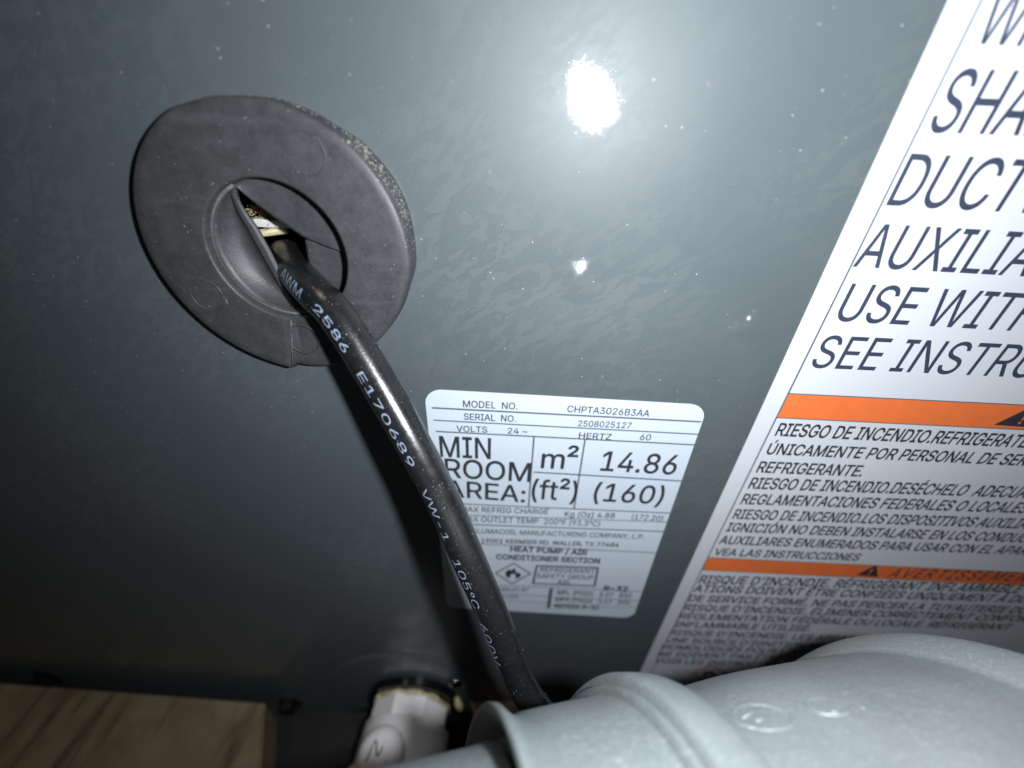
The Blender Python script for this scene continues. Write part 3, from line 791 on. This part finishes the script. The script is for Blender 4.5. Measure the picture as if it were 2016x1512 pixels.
bprof = [(26.0, 41.5), (28.0, 41.6), (33.5, 42.7), (40.2, 45.0), (46.4, 47.2), (52.0, 48.8), (62.0, 51.6), (70, 53.8), (75.6, 55.2), (76.2, 55.45), (77.0, 56.4)]
bm = bmesh.new(); add_lathe(bm, A, ad, mm(bprof), n_r)
for v in bm.verts:                            # casting is not perfectly round
    rad = v.co - (A + ad * (v.co - A).dot(ad)); v.co += rad.normalized() * 0.00035 * noise.noise(v.co * 90)
o = obj('body', bm, M['cast'], cf); smooth_angle(o, 40)
bm = bmesh.new(); add_lathe(bm, A, ad, mm([(75.9, 55.0), (76.6, 55.7), (78.6, 57.6), (81.0, 59.2), (82.7, 60.0), (83.6, 60.15), (84.5, 59.8), (85.0, 58.8), (85.2, 57.0), (85.2, 20)]), n_r, cap1=True)
o = obj('end_rim', bm, M['cast'], cf); smooth_angle(o, 30)
# embossed marks on the body
_, fu, fv = frame_of(ad)
def rad_at(s):
    for (a, ra), (b, rb) in zip(bprof, bprof[1:]):
        if a <= s <= b: return ra + (rb - ra) * (s - a) / (b - a)
    return bprof[-1][1]
def body_pt(s, phi, lift=0.0): return A + ad * (s * 0.001) + (fu * math.cos(phi) + fv * math.sin(phi)) * (rad_at(s) + lift) * 0.001
def body_hit(px, py):
    d = (FWD * FPX + RIGHT * (px - 1008) - UP * (py - 756)).normalized()
    t = 0.03
    while t < 0.25:
        P = CAM + d * t - A; s = P.dot(ad) * 1000; q = P - ad * P.dot(ad)
        if s > 26 and s < 77 and q.length * 1000 < rad_at(s): return s, math.atan2(q.dot(fv), q.dot(fu))
        t += 0.0001
    return None
def emboss(pxs, r_, lift=0.05):
    bm = bmesh.new(); pts = []
    for q in pxs:
        hq = body_hit(*q)
        if hq: pts.append(body_pt(hq[0], hq[1], lift))
    if len(pts) > 2:
        add_tube(bm, pts, r_, 8)
    o = obj('embossed_mark', bm, M['cast'], cf, True)
ell = lambda cx_, cy_, rx, ry, rot, n=40: [(cx_ + rx * math.cos(t) * math.cos(rot) - ry * math.sin(t) * math.sin(rot), cy_ + rx * math.cos(t) * math.sin(rot) + ry * math.sin(t) * math.cos(rot)) for t in [2 * math.pi * k / n for k in range(n + 1)]]
emboss(ell(1501, 1413, 60, 24, 0.12), 0.00017, -0.04)
emboss([(1488, 1420), (1500, 1417), (1509, 1412)], 0.00018, 0.0)
emboss([(1462, 1414), (1478, 1404), (1492, 1398)], 0.00016, 0.0)
emboss(ell(1630, 1392, 43, 15, 0.16), 0.00018, -0.02)
emboss([(1632, 1402), (1645, 1404), (1655, 1403)], 0.00018, 0.0)
emboss([(1690, 1392), (1698, 1394), (1703, 1396)], 0.00016, 0.0)

# ------------------------------------------------------------------ dust and lint
bm = bmesh.new(); rr = random.Random(21)
def speck(P, n, size, stretch=1.0):
    d = Vector((rr.uniform(-1, 1), rr.uniform(-1, 1), rr.uniform(-1, 1))); d = (d - n * d.dot(n) * 0.7).normalized()
    u = d.cross(n).normalized()
    a = d * size * stretch; b = u * size * 0.35; c = n * size * 0.35
    vs_ = [bm.verts.new(P + q) for q in (a, b, -a, -b, c)]
    for i in range(4): bm.faces.new((vs_[i], vs_[(i + 1) % 4], vs_[4]))
for k in range(650):                          # on the sloping upper edge of the grommet
    th = math.radians(rr.gauss(48, 26)); s = rr.random()
    R_ = (0.02583 - s * 0.00085) * base_scale(math.degrees(th) if -180 < math.degrees(th) < 180 else 0); y = -(0.0012 + s * 0.0028)
    rad = Vector((math.cos(th), 0, math.sin(th)))
    speck(GF + rad * R_ + Vector((0, y, 0)), (rad + Vector((0, -.5, 0))).normalized(), rr.uniform(0.00004, 0.00014), rr.choice((1, 1, 1.5, 3)))
for k in range(90):                           # loose on its face
    th = rr.uniform(0, 6.28); R_ = rr.uniform(0.0135, 0.0235)
    speck(GF + Vector((math.cos(th) * R_, -0.00407, math.sin(th) * R_)), Vector((0, -1, 0)), rr.uniform(0.00004, 0.00011), rr.choice((1, 1, 2, 5)))
for k in range(150):                          # on the cabinet
    P = pt(rr.uniform(0, 1700), rr.uniform(0, 760))
    if (P - GC).length > 0.0265 and P.x < LX - 0.001: speck(P, Vector((0, -1, 0)), rr.uniform(0.00003, 0.00009), rr.choice((1, 1, 2, 4, 9)))
for k in range(380):                          # on the cable
    s = SL[-1] * rr.uniform(0.12, 0.80); off = rr.uniform(-0.3, 1.0) * CR * 1.5
    P = on_cable(s, off); i = min(range(0, len(SL), 4), key=lambda q: abs(SL[q] - s)); speck(P, (P - path[i]).normalized(), rr.uniform(0.00003, 0.00009), rr.choice((1, 1, 2)))
o = obj('dust', bm, M['dust'], recalc=False); o['kind'] = 'stuff'; tag(o, 'pale dust and lint specks on grommet, cable and cabinet', 'dust')
